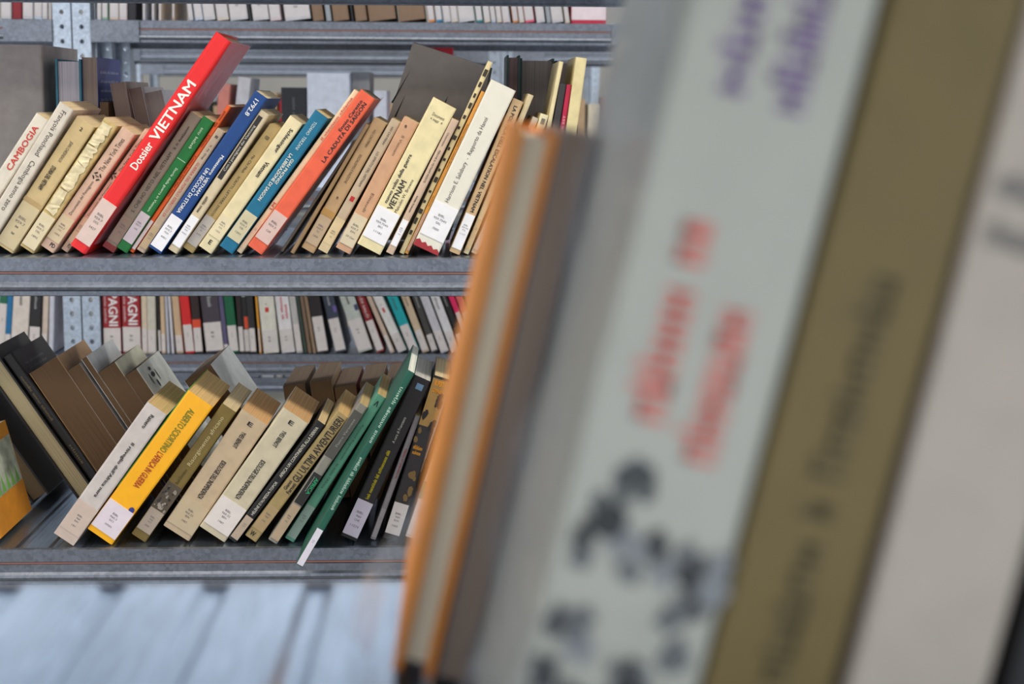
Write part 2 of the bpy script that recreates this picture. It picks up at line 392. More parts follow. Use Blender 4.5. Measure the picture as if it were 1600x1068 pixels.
B('narrow orange spined book between the green and the grey-tan one', (208, 392), (361, 164), (353, 159), (.90, .36, .10), d=.13, texts=[('Collotti', 'down', .72, .80, .2, .75, (.45, .15, .05), False), ('Cento anni Nel Viet Nam', 'down', .38, .66, .25, .75, (.45, .15, .05), False), ('~4 2', 'down', .84, .96, .25, .75, (.45, .15, .05), False)], sticker=(.02, .215, (.86, .80, .80), cn('959', 'C')))
B('grey-tan paperback Guerra del popolo with red title', (225, 395), (351, 206), (339, 199), (.72, .63, .54), texts=[('GUERRA DEL POPOLO ESERCITO DI', 'down', .29, .73, .3, .62, (.72, .20, .18), False), ('V. N. Giap', 'down', .76, .88, .35, .65, K, False), ('III', 'flat', .935, .955, .35, .65, K, True)], sticker=(.03, .2, (.72, .62, .48), cn('BIBL', '959.7', 'GIA')))
B('dark blue hardback Vietnam un secolo di storia with number 1792.8', (251, 398), (418, 155), (393, 140), (.05, .25, .50), texts=[('1792.8', 'down', .865, .965, .3, .62, (.88, .88, .88), True), ('Montesoro  VIETNAM,', 'down', .36, .62, .56, .82, (.92, .92, .92), True), ('UN SECOLO DI STORIA', 'down', .235, .52, .24, .5, (.92, .92, .92), True)], sticker=(.015, .215, LW, cn('BIBL', '959.7', 'MON', '4401')), page=(.84, .77, .62))
B('cream book with black title panel Con i partigiani dei Vietcong', (276, 397), (421, 180), (404, 172), (.82, .75, .62), bands=[(.52, .965, .15, .62, (.16, .14, .13))], texts=[('Con i partigiani dei Vietcong', 'up', .575, .90, .24, .54, (.80, .78, .72), False), ('~6 5', 'down', .27, .39, .3, .56, K, False)], sticker=(.04, .25, LW, cn('BIBL', '959.7', 'BUR', 'MONDO')), page=(.74, .66, .52))
B('olive tan paperback Scritti, lettere, discorsi', (301, 394), (437, 202), (419, 192), (.68, .58, .37), texts=[('SCRITTI, LETTERE, DISCO', 'down', .28, .60, .36, .58, K, False), ('Ho Chi Minh', 'down', .63, .77, .38, .6, K, False), ('133', 'flat', .90, .925, .35, .65, K, True)], sticker=(.045, .27, (.70, .67, .64), cn('BIBL', '959.7', 'HO', '2177')), page=(.80, .68, .45))
B('cream paperback with bold black title Vietnam, left of the teal blue one', (330, 397), (473, 194), (449, 184), (.89, .83, .66), texts=[('Schlesinger', 'down', .755, .935, .42, .74, K, True), ('Vietnam', 'down', .565, .68, .42, .72, K, True), ('E', 'flat', .045, .075, .4, .6, K, True)], sticker=(.10, .26, (.89, .83, .68), cn('BIBL', '959.7', 'SCH', '1232')), page=(.72, .64, .50))
B('teal blue paperback Giai Phong la liberazione di Saigon', (363, 398), (513, 186), (492, 173), (.03, .42, .55), texts=[('TIZIANO  TERZANI', 'down', .74, .94, .38, .58, (.80, .86, .84), False), ('GIAI PHONG!', 'down', .50, .68, .56, .76, (.90, .90, .84), True), ('LA LIBERAZIONE DI SAIGON', 'down', .36, .70, .28, .5, (.90, .90, .84), True)], sticker=(.075, .27, (.80, .76, .62), cn('BIBL', '959.7', 'TER', '1201')), page=(.80, .70, .50))
B('narrow cream book Il Vietnam chiama with pink-red letters', (377, 393), (561, 141), (553, 136), (.91, .81, .66), texts=[('il vietnam chiama', 'up', .70, .96, .3, .75, (.86, .42, .34), True), ('I.M', 'up', .27, .31, .25, .8, (.80, .25, .2), True)], sticker=(.03, .2, (.88, .76, .64), cn('959', 'VIE')), d=.12, yk=.12)
o = B('orange-red paperback La caduta di Saigon with torn plastic at top', (409, 401), (586, 158), (563, 144), (.91, .38, .25), texts=[('Ennio Caretto', 'up', .76, .955, .30, .50, K, True), ('LA CADUTA DI SAIGON', 'up', .58, .955, .56, .80, K, True)], sticker=(.06, .235, (.84, .72, .68), cn('BIBL', '959.7', 'CAR')), rough=.35, page=(.5, .42, .33), keep=True)
jacket(o, 0, 0, .124, DIM[o.name][1])
B('thin grey pamphlet leaning right of the orange-red paperback', (442, 386), (556, 214), (552, 212), (.50, .46, .40))
B('thin brown pamphlet leaning beside the grey one', (457, 396), (575, 195), (568, 191), (.60, .48, .33), page=(.62, .50, .34))
B('tan paperback Socialismo e nazione with darker band', (490, 394), (604, 192), (581, 178), (.73, .59, .42), texts=[('HO CHI MINH', 'down', .80, .93, .4, .6, (.3, .22, .15), False), ('SOCIALISMO E NAZIONE', 'down', .52, .74, .38, .58, (.3, .22, .15), False), ('*', 'flat', .40, .42, .45, .58, K, True)], bands=[(.265, .31, 0, 1, (.70, .53, .28))], sticker=(.05, .26, (.72, .62, .50), cn('BIBL', '959.7', 'HO', '1300')))
B('greyish beige narrow book Lo spirito del Vietnam with red mark', (511, 394), (626, 190), (612, 182), (.76, .68, .57), texts=[('HO CHI MINH', 'down', .82, .95, .4, .62, K, False), ('LO SPIRITO DEL VIETNAM', 'down', .50, .76, .38, .62, K, False)], bands=[(.385, .42, .3, .72, (.72, .16, .14)), (0, .25, 0, 1, (.84, .75, .58))], sticker=(.06, .20, (.84, .75, .58), cn('BIBL', '959.7', 'HO')))
B('pinkish tan paperback with faint grey title, left of the thick cream book', (547, 398), (654, 194), (629, 181), (.80, .62, .48), texts=[('Il Vietnam', 'down', .73, .88, .42, .6, (.45, .33, .25), False), ('Einaudi', 'down', .30, .44, .42, .6, (.4, .3, .22), False), ('e', 'flat', .935, .955, .3, .45, (.3, .2, .15), True)], sticker=(.045, .27, (.83, .77, .65), cn('BIBL', '959.7', 'EIN', '29 Gen')))
B('thick cream paperback Nuovo volto della guerra Vietnam', (594, 401), (713, 173), (677, 154), (.91, .85, .66), texts=[('nuovo volto della guerra', 'up', .30, .63, .17, .35, K, True), ('VIETNAM', 'up', .275, .47, .38, .62, K, True), ('Malcolm W. Browne', 'up', .275, .50, .70, .82, K, False), ('Documenti', 'flat', .90, .92, .28, .78, K, False), ('e saggi  4', 'flat', .87, .89, .28, .78, K, False)], sticker=(.06, .27, LW, cn('BIBL', '959.7043', 'BRO', '11181')), page=(.86, .70, .45))
B('narrow pinkish book Perché il Vietnam resiste', (614, 401), (717, 192), (704, 186), (.80, .69, .59), texts=[('Chesneaux', 'down', .80, .90, .36, .6, K, False), ('PERCHE IL VIETNAM RESISTE', 'down', .53, .77, .34, .6, K, False), ('~7 9', 'down', .30, .43, .36, .58, K, False)], sticker=(.06, .25, LW, cn('BIBL', '959.7', 'CHE', '7720')))
o = B('thin tall cream magazine with ragged black marks along its spine', (631, 397), (770, 98), (763, 94), (.86, .79, .60), d=.13)
tw, hh, _ = DIM[o.name]
for i in range(16):
    z0 = hh*(.1+.055*i); box('ink_mark', (-tw*random.uniform(.75, .95), -tw*random.uniform(.1, .5), -.0005, .0002, z0, z0+hh*random.uniform(.01, .035)), flat((.2, .18, .14)), o)
B('ochre orange narrow paperback left of the white Hanoi book', (629, 397), (749, 144), (743, 139), (.86, .60, .26), texts=[('~8 8 1 6 6', 'down', .52, .80, .38, .62, (.5, .3, .12), False), ('~7', 'down', .285, .36, .38, .62, (.5, .3, .12), False)], sticker=(.02, .25, (.76, .62, .55), cn('959', '7', 'BUL')))
o = B('thick white paperback Rapporto da Hanoi with jagged red foot', (684, 404), (806, 147), (767, 130), (.88, .86, .80), keep=True, texts=[('Harrison E. Salisbury  -  Rapporto da Hanoi', 'up', .29, .80, .36, .56, (.28, .26, .26), False)], sticker=(.075, .275, LW, cn('BIBL', '959.7043', 'SAL', '7000')), page=(.93, .90, .84), wear=.03)
tw = DIM[o.name][0]
V = [(-tw, -.0005, 0), (0, -.0005, 0)]; n = 9
for i in range(n): V.append((-tw*i/(n-1), -.0005, .0035+.003*(i % 2)+.004*(i/(n-1))))
mesh_obj('red_edge', V, [tuple(range(len(V)))], flat((.62, .16, .18)), o)
B('tan paperback with bold black title ending in nel Vietnam', (718, 401), (818, 162), (802, 155), (.80, .67, .50), texts=[('LA POLITICA DELL ESCALATION NEL VIETNAM', 'down', .27, .96, .34, .68, K, True)], sticker=(.03, .255, LW, cn('BIBL', '959.704', 'POL', '11157')), d=.12)
B('thin cream book right of the bold-titled tan paperback', (732, 398), (834, 150), (826, 146), (.85, .78, .62), sticker=(.03, .22, (.82, .70, .52), cn('959', 'VIE')))
B('thin greyish book next to the blurred orange foreground book', (745, 398), (842, 186), (833, 182), (.74, .69, .60), sticker=(.03, .22, (.74, .70, .66), cn('959', 'VIE')))
B('cream paperback with small grey square at the top of its spine', (770, 398), (842, 181), (826, 176), (.88, .84, .68), bands=[(.93, .97, .3, .75, (.45, .42, .36))])
B('thin cream book standing nearly upright before the teal volumes', (806, 398), (864, 97), (856, 94), (.88, .82, .64), d=.13)
B('black narrow book right of the thin cream one', (825, 398), (869, 132), (855, 129), (.20, .19, .19))
B('crimson narrow book with pale lettering', (842, 398), (882, 133), (872, 131), (.72, .10, .26), texts=[('TIMOR EST', 'up', .66, .82, .3, .7, (.9, .75, .78), False)])
B('tall pale yellow book at the right end of the upper row', (868, 400), (911, 93), (889, 90), (.86, .80, .60), d=.13)

# ------------------------------------------------------------------ lower shelf (Africa row)
U = zBl
B('grey-white paperback Il risveglio dell Africa nera', (115, 861), (261, 657), (229, 638), (.80, .76, .74), texts=[('Rainero', 'down', .85, .95, .42, .60, K, True), ('Il risveglio dell\'Africa nera', 'down', .33, .74, .42, .62, K, True)], bands=[(0, .27, 0, 1, (.80, .72, .67))], sticker=(.06, .24, (.79, .71, .66), cn('BIBL', '960', 'RAI', '181')), page=(.85, .70, .48))
o = B('bright yellow paperback L\'Africa in guerra', (175, 858), (333, 643), (293, 618), (.98, .70, .08), keep=True, rough=.3, wear=.04, texts=[('ALBERTO SCIORTINO', 'down', .62, .92, .38, .62, (.45, .48, .12), True), ("L'AFRICA IN GUERRA", 'down', .36, .61, .38, .62, (.68, .22, .12), True)], sticker=(.035, .225, (.88, .83, .86), cn('BIBL', '960.3', 'SCI', 'XP003')), page=(.87, .72, .48))
tw, hh, _ = DIM[o.name]
V = [(-tw*.16+.0035*math.cos(q*math.pi/6), -.0005, hh*.235+.0042*math.sin(q*math.pi/6)) for q in range(12)]
mesh_obj('blue_emblem', V, [tuple(range(12))[::-1]], flat((.20, .22, .50)), o)
box('green_endpaper', (-tw-.0008, -tw, .002, .124, hh*.3, hh+.001), flat((.25, .62, .25)), o)
o = B('olive paperback Risorgimento africano with a monochrome crowd picture', (227, 845), (369, 642), (346, 629), (.47, .39, .17), texts=[('Risorgimento africano', 'up', .56, .93, .35, .68, (.80, .74, .55), False), ('Basil Davidson', 'up', .42, .53, .4, .6, (.25, .2, .1), False)], bands=[(.215, .41, 0, 1, (.33, .28, .22))], sticker=(.055, .215, (.66, .60, .54), cn('BIBL', '960', 'DAV', '5000')))
tw, hh, _ = DIM[o.name]
for i in range(26):
    x = -tw*random.uniform(.08, .92); z = hh*random.uniform(.225, .385); r_ = random.uniform(.0008, .0024); g = random.choice([.12, .2, .45, .55, .62])
    V = [(x+r_*math.cos(q*math.pi/4)*random.uniform(.7, 1.2), -.0006-.00001*i, z+r_*1.3*math.sin(q*math.pi/4)*random.uniform(.7, 1.2)) for q in range(8)]
    mesh_obj('picture_figure', V, [tuple(range(8))[::-1]], flat((g, g*.93, g*.85)), o)
for lab, a, cov, sc in (('beige paperback with small black logo, yellower copy next to the olive book', ((295, 840), (418, 659), (377, 634)), (.76, .67, .55), (.76, .68, .56)),
                        ('pale paperback with small black logo and white call label, the lighter copy', ((351, 847), (482, 662), (439, 638)), (.80, .75, .64), (.88, .84, .82))):
    B(lab, *a, cov, texts=[('YVES BENOT', 'down', .74, .87, .42, .58, K, True), ('IDEOLOGIE DELL\'INDIPENDENZA', 'down', .30, .62, .40, .58, K, True), ('E', 'flat', .925, .955, .42, .6, K, True)], sticker=(.045, .27, sc, cn('BIBL', '960.32', 'BEN', '1987')), page=(.84, .66, .45))
B('narrow black spine with white lettering, left of the Avventurieri paperback', (369, 850), (508, 666), (495, 658), (.10, .09, .09), texts=[("HÉLÈNE D'ALMEIDA-TOPOR", 'up', .22, .5, .3, .68, (.85, .83, .78), False), ('AFRICA UN CONTINENTE ALLA DERIVA', 'up', .54, .96, .32, .66, (.80, .78, .72), True)], sticker=(.02, .2, (.72, .64, .56), cn('960', 'ALM')), page=(.87, .77, .58))
B('olive tan paperback lettered Gli ultimi avventurieri', (400, 847), (544, 653), (526, 642), (.66, .57, .38), texts=[('GLI ULTIMI AVVENTURIERI', 'up', .47, .975, .30, .86, K, True), ('Gianni', 'up', .39, .46, .2, .48, K, True), ('Farneti', 'up', .38, .46, .55, .85, K, True), ('W', 'flat', .02, .055, .2, .6, K, True)], sticker=(.075, .26, (.68, .58, .42), cn('BIBL', '960', 'FAR')), page=(.87, .72, .48))
B('grey and black book with small green AFRICA letters', (432, 858), (574, 645), (556, 635), (.56, .54, .50), bands=[(.28, .50, .08, 1, (.15, .15, .14)), (.62, .95, 0, 1, (.33, .32, .30))], texts=[('AFRICA', 'down', .36, .475, .55, .92, (.15, .68, .45), True), ('~10', 'down', .36, .475, .38, .46, (.8, .8, .78), False), ('Pietro Veronese', 'up', .70, .9, .4, .65, (.62, .62, .6), False)], sticker=(.02, .27, (.72, .63, .52), cn('BIBL', '960', 'VER')), page=(.82, .70, .50))
B('sea-green paperback by a travel writer with arrow logo', (459, 849), (603, 624), (589, 615), (.34, .58, .48), texts=[('Ryszard Kapuscinski', 'down', .56, .80, .35, .62, (.16, .3, .25), False), ("In tutta l'Africa", 'down', .36, .53, .35, .62, (.16, .3, .25), False), ('<', 'down', .93, .965, .3, .7, K, True)], sticker=(.02, .24, (.52, .60, .56), cn('BIBL', '960', 'KAP')), page=(.87, .74, .52))
B('thin dark green book with Arabic spine jutting over the shelf edge', (473, 887), (648, 584), (637, 578), (.09, .34, .27), texts=[('~5 7 4', 'down', .62, .92, .3, .75, (.70, .82, .74), False), ('~6 2 7 6', 'down', .28, .56, .3, .75, (.70, .82, .74), False)], sticker=(.005, .19, (.86, .84, .88), cn('960', 'ARA')), d=.16, yk=1, keep=True, page=(.9, .9, .85))
B('black paperback with yellow and white spine lettering beside the Arabic book', (557, 846), (673, 596), (648, 584), (.12, .09, .09), texts=[('A cura di Francesco', 'up', .60, .76, .44, .60, (.78, .76, .74), False), ('~4 10 3 12 4', 'up', .25, .56, .40, .60, (.82, .74, .12), True)], bands=[(.93, .965, .35, .75, (.42, .55, .68))], sticker=(.02, .235, (.82, .78, .84), cn('BIBL', '960', 'CHE', '11574')), page=(.92, .90, .86))
B('slim grey book with red lettering between the two black paperbacks', (587, 838), (657, 646), (646, 642), (.56, .53, .54), texts=[('~2 8 2 6', 'up', .50, .75, .35, .7, (.68, .2, .2), False)], sticker=(.02, .25, (.60, .57, .58), cn('960', 'AFR')))
o = B('black and gold paperback with silhouettes and white call label', (622, 847), (703, 594), (675, 584), (.12, .09, .08), rough=.35, bands=[(.70, .985, 0, 1, (.62, .47, .22))], texts=[('RUPERT', 'flat', .945, .975, .18, .75, (.95, .60, .08), True), ('~7', 'flat', .905, .935, .18, .8, (.95, .60, .08), True), ('~9', 'flat', .555, .58, .1, .75, (.92, .62, .1), True), ('~6', 'flat', .525, .548, .15, .75, (.92, .62, .1), True)], sticker=(.035, .225, (.80, .76, .74), cn('BIBL', '960', 'BON', '7400')))
tw, hh, _ = DIM[o.name]
for i in range(18):
    x = -tw*random.uniform(.1, .9); up = i < 10; z = hh*(random.uniform(.70, .89) if up else random.uniform(.24, .68)); r_ = random.uniform(.0018, .0042)
    V = [(x+r_*math.cos(q*math.pi/4)*random.uniform(.6, 1.2), -.0006-.00001*i, z+r_*1.7*math.sin(q*math.pi/4)*random.uniform(.7, 1.2)) for q in range(8)]
    mesh_obj('cover_silhouette', V, [tuple(range(8))[::-1]], flat((.10, .08, .07) if up else (.45, .34, .17)), o)
B('white book with salmon lettering and teal band beside the blurred foreground', (655, 840), (738, 600), (716, 592), (.84, .80, .74), bands=[(.25, .36, 0, 1, (.25, .55, .48)), (.60, .98, 0, .45, (.84, .62, .52))], sticker=(.02, .24, (.86, .84, .84), cn('BIBL', '960')), page=(.80, .70, .52))
B('brown clothbound book next to the foreground orange book, lower row', (700, 842), (770, 610), (748, 603), (.45, .34, .24))

# second row of the lower shelf: left-leaning books, fore-edges to the camera
YB2 = DB+.172
def back(label, TL, TR, lean, cov, zs, Y=YB2, **k):
    q = onY(*TL, Y); s = onY(*TR, Y); th = math.radians(lean)
    h = (q.z-zs)/math.cos(th); px = q.x-math.sin(th)*h
    ex = (math.cos(th), -math.sin(th)); t = abs((s.x-q.x)*ex[0]+(s.z-q.z)*ex[1])
    if lean > 0:   # right-leaning: given corners are (TR, TL)
        pass
    return book(k.pop('name', 'book'), label, (px, Y, zs+.0006), th, max(t, .003), h, k.pop('d', .13), cov, 'R' if lean > 0 else 'L', **k)
DK = (.46, .34, .22)
back('dark covered book with cream fore-edge leaning left at the far left, lower shelf', (-36, 560), (-12, 542), -33, (.14, .13, .12), zBl, flip=True, hard=True, page=(.80, .72, .55))
back('dark book with yellow stripe beneath the cream fore-edge at the far left', (-92, 590), (-66, 572), -33, (.16, .15, .14), zBl, Y=YB2+.01, flip=True, hard=True, page=(.45, .36, .24))
o = back('black book with small gold spine lettering leaning left', (4, 560), (19, 553), -33, (.13, .11, .10), zBl, hard=True, texts=[('~6 4 6', 'down', .55, .86, .35, .6, (.50, .42, .25), False), ('~5', 'down', .25, .4, .35, .6, (.50, .42, .25), False)])
t_, h_, _ = DIM[o.name]
for i in range(4): 
    vv, ff = glyphs('~%d 7 5 6' % (4+i), False)
    mesh_obj('cover_print', [(t_+.0003, .02+.075*p, h_*(.92-.035*i)-.004*(1-q)) for p, q in vv], ff, flat((.5, .5, .52)), o)
back('broad brown fore-edged book with peeling cream and orange cover, leaning left', (46, 584), (92, 562), -32, (.80, .62, .42), zBl, flip=True, page=DK)
back('brown fore-edged paperback leaning left, right of the broad one', (104, 580), (124, 567), -32, (.62, .60, .58), zBl, flip=True, page=DK)
back('paperback with white cover leaning left, partly hidden by Il risveglio', (127, 562), (136, 558), -32, (.93, .92, .90), zBl, flip=True, page=DK)
back('cream covered paperback leaning left between two white covered ones', (152, 583), (180, 566), -32, (.94, .91, .78), zBl, flip=True, page=DK)
o = back('white paperback with small black emblem on its upturned cover', (194, 588), (213, 575), -32, (.95, .94, .88), zBl, flip=True, page=DK)
t_, h_, _ = DIM[o.name]
for dy, dz, ry_, rz_ in ((.045, .03, .004, .006), (.045, .016, .009, .004), (.045, .007, .006, .003), (.062, .02, .002, .009), (.028, .02, .002, .009)):
    V = [(t_+.0004, dy+ry_*math.cos(q*math.pi/4), h_-dz-.004+rz_*math.sin(q*math.pi/4)) for q in range(8)]
    mesh_obj('cover_emblem', V, [tuple(range(8))], flat((.22, .2, .18)), o)
back('white covered book with ragged teal and black top behind the yellow paperback', (288, 596), (330, 570), -33, (.90, .90, .87), zBl, flip=True, page=DK, d=.14)
o = back('small book with orange cover, grey picture and green shapes at lower left corner', (-75, 700), (-45, 690), -14, (.84, .55, .16), zBl, Y=DB+.02, rz=0, d=.12)
t_, h_, _ = DIM[o.name]
mesh_obj('cover_picture', [(t_+.0003, .0, h_*.35), (t_+.0003, .118, h_*.35), (t_+.0003, .118, h_*.85), (t_+.0003, .0, h_*.85)], [(0, 1, 2, 3)], paper((.72, .75, .68), .5, .4, scale=40), o)
for i in range(5):
    mesh_obj('cover_green_shape', [(t_+.0005, .03+.017*i, h_*.36), (t_+.0005, .042+.017*i, h_*.36), (t_+.0005, .036+.017*i, h_*.55)], [(0, 1, 2)], flat((.45, .68, .32)), o)
for i, (x, y, c) in enumerate(((442, 604, (.45, .36, .27)), (484, 598, (.62, .50, .36)), (522, 606, (.50, .24, .17)), (562, 600, (.55, .42, .30)), (602, 598, (.48, .36, .26)))):
    back(['dull brown', 'tan', 'reddish brown', 'mid-brown', 'dark tan'][i]+' book top showing behind the Africa row', (x, y), (x+34, y-5), -8, c, zBl, Y=YB2+.02, flip=True, page=(.5, .38, .25))

# second row of the upper shelf
Y2 = DB+.192
def slab(label, px0, px1, py, cov, Y=Y2, d=.13, lean=0.01, zs=None, **k):
    """upright book / box of the second row: left and right pixel of its near face at its top pixel row"""
    zs = zBu if zs is None else zs
    a = onY(px0, py, Y); b = onY(px1, py, Y)
    H = (a.z-zs)/math.cos(lean); x = (b if lean >= 0 else a).x-math.tan(lean)*(a.z-zs)
    return book(k.pop('name', 'book'), label, (x, Y, zs+.0006), lean, (b.x-a.x)*math.cos(lean), H, d, cov, 'R' if lean >= 0 else 'L', **k)
o = slab('large plain grey archive box behind the Cambogia book', -60, 66, 70, (.62, .58, .56), d=.16, name='archive_box', hard=True, cat='box')
slab('teal hardcover with white fore-edge behind the Cambogia paperbacks', 86, 126, 93, (.16, .44, .52), flip=True, hard=True, page=(.80, .77, .80), Y=Y2-.005)
o = slab('beige paged book with blue back cover and white print', 128, 152, 90, (.26, .32, .58), flip=True, page=(.62, .55, .50), d=.12)
h_ = DIM[o.name][1]
for i in range(8):
    vv, ff = glyphs('~%d 7 4 8 5' % (3+i), False)
    mesh_obj('cover_print', [(.0004, .012+.095*p, h_*(.93-.05*i)-.004*(1-q)) for p, q in vv], ff, flat((.75, .78, .88)), o)
slab('low brown cloth book behind the torn-spined one', 156, 169, 160, (.48, .36, .24), flip=True, page=(.45, .34, .24))
slab('grey fore-edged paperback leaning left behind the red book', 172, 196, 131, (.60, .54, .50), flip=True, page=(.56, .48, .44), lean=-.14)
slab('second grey fore-edged paperback leaning left behind the red book', 200, 222, 140, (.74, .72, .72), flip=True, page=(.54, .46, .42), lean=-.2, Y=Y2+.01)
slab('pale pamphlet with printed table leaning behind the red book', 226, 254, 146, (.78, .77, .78), flip=True, page=(.66, .62, .60), lean=-.2, Y=Y2+.02)
# big grey board
a = onY(638, 66, Y2); b = onY(764, 104, Y2)
o = empty('grey_cardboard_folder', (onY(600, 240, Y2).x, Y2+.005, zBu+.001)); tag(o, 'large dark grey cardboard folder leaning behind the cream books, with black tears', 'folder')
pts = [onY(u, v, Y2) for u, v in ((600, 205), (645, 66), (766, 106), (745, 215))]
pts = [(p.x-o.location.x, p.z-o.location.z) for p in pts]
bl = (pts[0][0]-.045, 0); br = (pts[3][0]-.04, 0)
pts = [bl, br, pts[3], pts[2], pts[1], pts[0]]
n = len(pts); V = [(x, 0, z) for x, z in pts]+[(x+.003, .006, z) for x, z in pts]
mesh_obj('board', V, [tuple(range(n)), tuple(range(n, 2*n))[::-1]]+[(i, n+i, n+(i+1) % n, (i+1) % n) for i in range(n)], paper((.64, .60, .57), .7, .06), o)
for (u0, v0), (u1, v1) in (((641, 110), (612, 160)), ((634, 146), (617, 182)), ((700, 150), (694, 162))):
    a = onY(u0, v0, Y2); b = onY(u1, v1, Y2)
    V = [(a.x-o.location.x, -.0006, a.z-o.location.z), (b.x-o.location.x-.001, -.0006, b.z-o.location.z), (b.x-o.location.x+.0012, -.0006, b.z-o.location.z-.001)]
    mesh_obj('black_tear', V, [(0, 1, 2)], flat((.08, .07, .07)), o)
slab('dark green bound volume with marbled side behind the white Hanoi book', 792, 813, 87, (.08, .24, .23), flip=True, hard=True, page=(.50, .40, .40), Y=Y2-.02)
slab('thick grey fore-edged bound volume with dark teal boards', 813, 866, 92, (.07, .20, .20), flip=True, hard=True, page=(.56, .51, .48), Y=Y2)
slab('second grey fore-edged bound volume beside the pale yellow book', 868, 905, 96, (.07, .18, .20), flip=True, hard=True, page=(.50, .44, .40), Y=Y2)

# ------------------------------------------------------------------ far shelf, lower level (spines with call labels)
def words(n):
    w1 = ['', 'first', 'second', 'third', 'fourth', 'fifth', 'sixth', 'seventh', 'eighth', 'ninth', 'tenth', 'eleventh', 'twelfth', 'thirteenth', 'fourteenth', 'fifteenth', 'sixteenth', 'seventeenth', 'eighteenth', 'nineteenth']
    if n < 20: return w1[n]
    t = {2: 'twent', 3: 'thirt', 4: 'fort', 5: 'fift'}[n//10]
    return t+'ieth' if n % 10 == 0 else t+'y-'+w1[n % 10]
FAR = {}
def quad(x, z, th, t, h, lean):
    e = (math.cos(th), -math.sin(th)); u = (math.sin(th), math.cos(th)); a, b = (-t, 0) if lean == 'R' else (0, t)
    return [(x+p*e[0]+q*u[0], z+p*e[1]+q*u[1]) for p, q in ((a, 0), (b, 0), (b, h), (a, h))]
def overlap2(A, B):
    best = 9
    for P in (A, B):
        for i in range(4):
            ex_, ez_ = P[(i+1) % 4][0]-P[i][0], P[(i+1) % 4][1]-P[i][1]; l = math.hypot(ex_, ez_); nx, nz = ez_/l, -ex_/l
            pa = [p[0]*nx+p[1]*nz for p in A]; pb = [p[0]*nx+p[1]*nz for p in B]
            g = min(max(pa)-min(pb), max(pb)-min(pa))
            if g <= 0: return 0
            best = min(best, g)
    return best
def farbook(label, b0, b1, t0, cov, zs, Y, yb, yt, h=.205, st=.26, sc=(.84, .80, .78), **k):
    p0 = onY(b0, yb, Y); p1 = onY(b1, yb, Y); q = onY(t0, yt, Y)
    th = math.atan2(q.x-p0.x, q.z-p0.z); t = (p1.x-p0.x)*math.cos(th)
    lean = 'R' if th >= 0 else 'L'
    x = p1.x if lean == 'R' else p0.x
    t *= .98
    for it in range(12):
        if (zs, Y) not in FAR: break
        g = overlap2(FAR[(zs, Y)], quad(x, zs, th, t, h, lean))
        if g <= 0: break
        cut = min(g+.0003, max(0, t-.004)*.5); t -= cut
        if lean == 'L': x += cut/math.cos(th)
        if it > 3: th = math.atan2(*[FAR[(zs, Y)][2][i]-FAR[(zs, Y)][1][i] for i in (0, 1)]); lean = 'R' if th >= 0 else 'L'; x = (p1.x if lean == 'R' else p1.x-t/math.cos(th))
        if it > 5: x += g*.6
    FAR[(zs, Y)] = quad(x, zs, th, t, h, lean)
    return book('book', label, (x, Y+.004+random.uniform(0, .006), zs+.0006), th, t, h, .13, cov, lean, sticker=(.02, st, sc, ['~4', '~3']) if st else None, **k)
W = (.88, .86, .84); CRM = (.84, .76, .66)
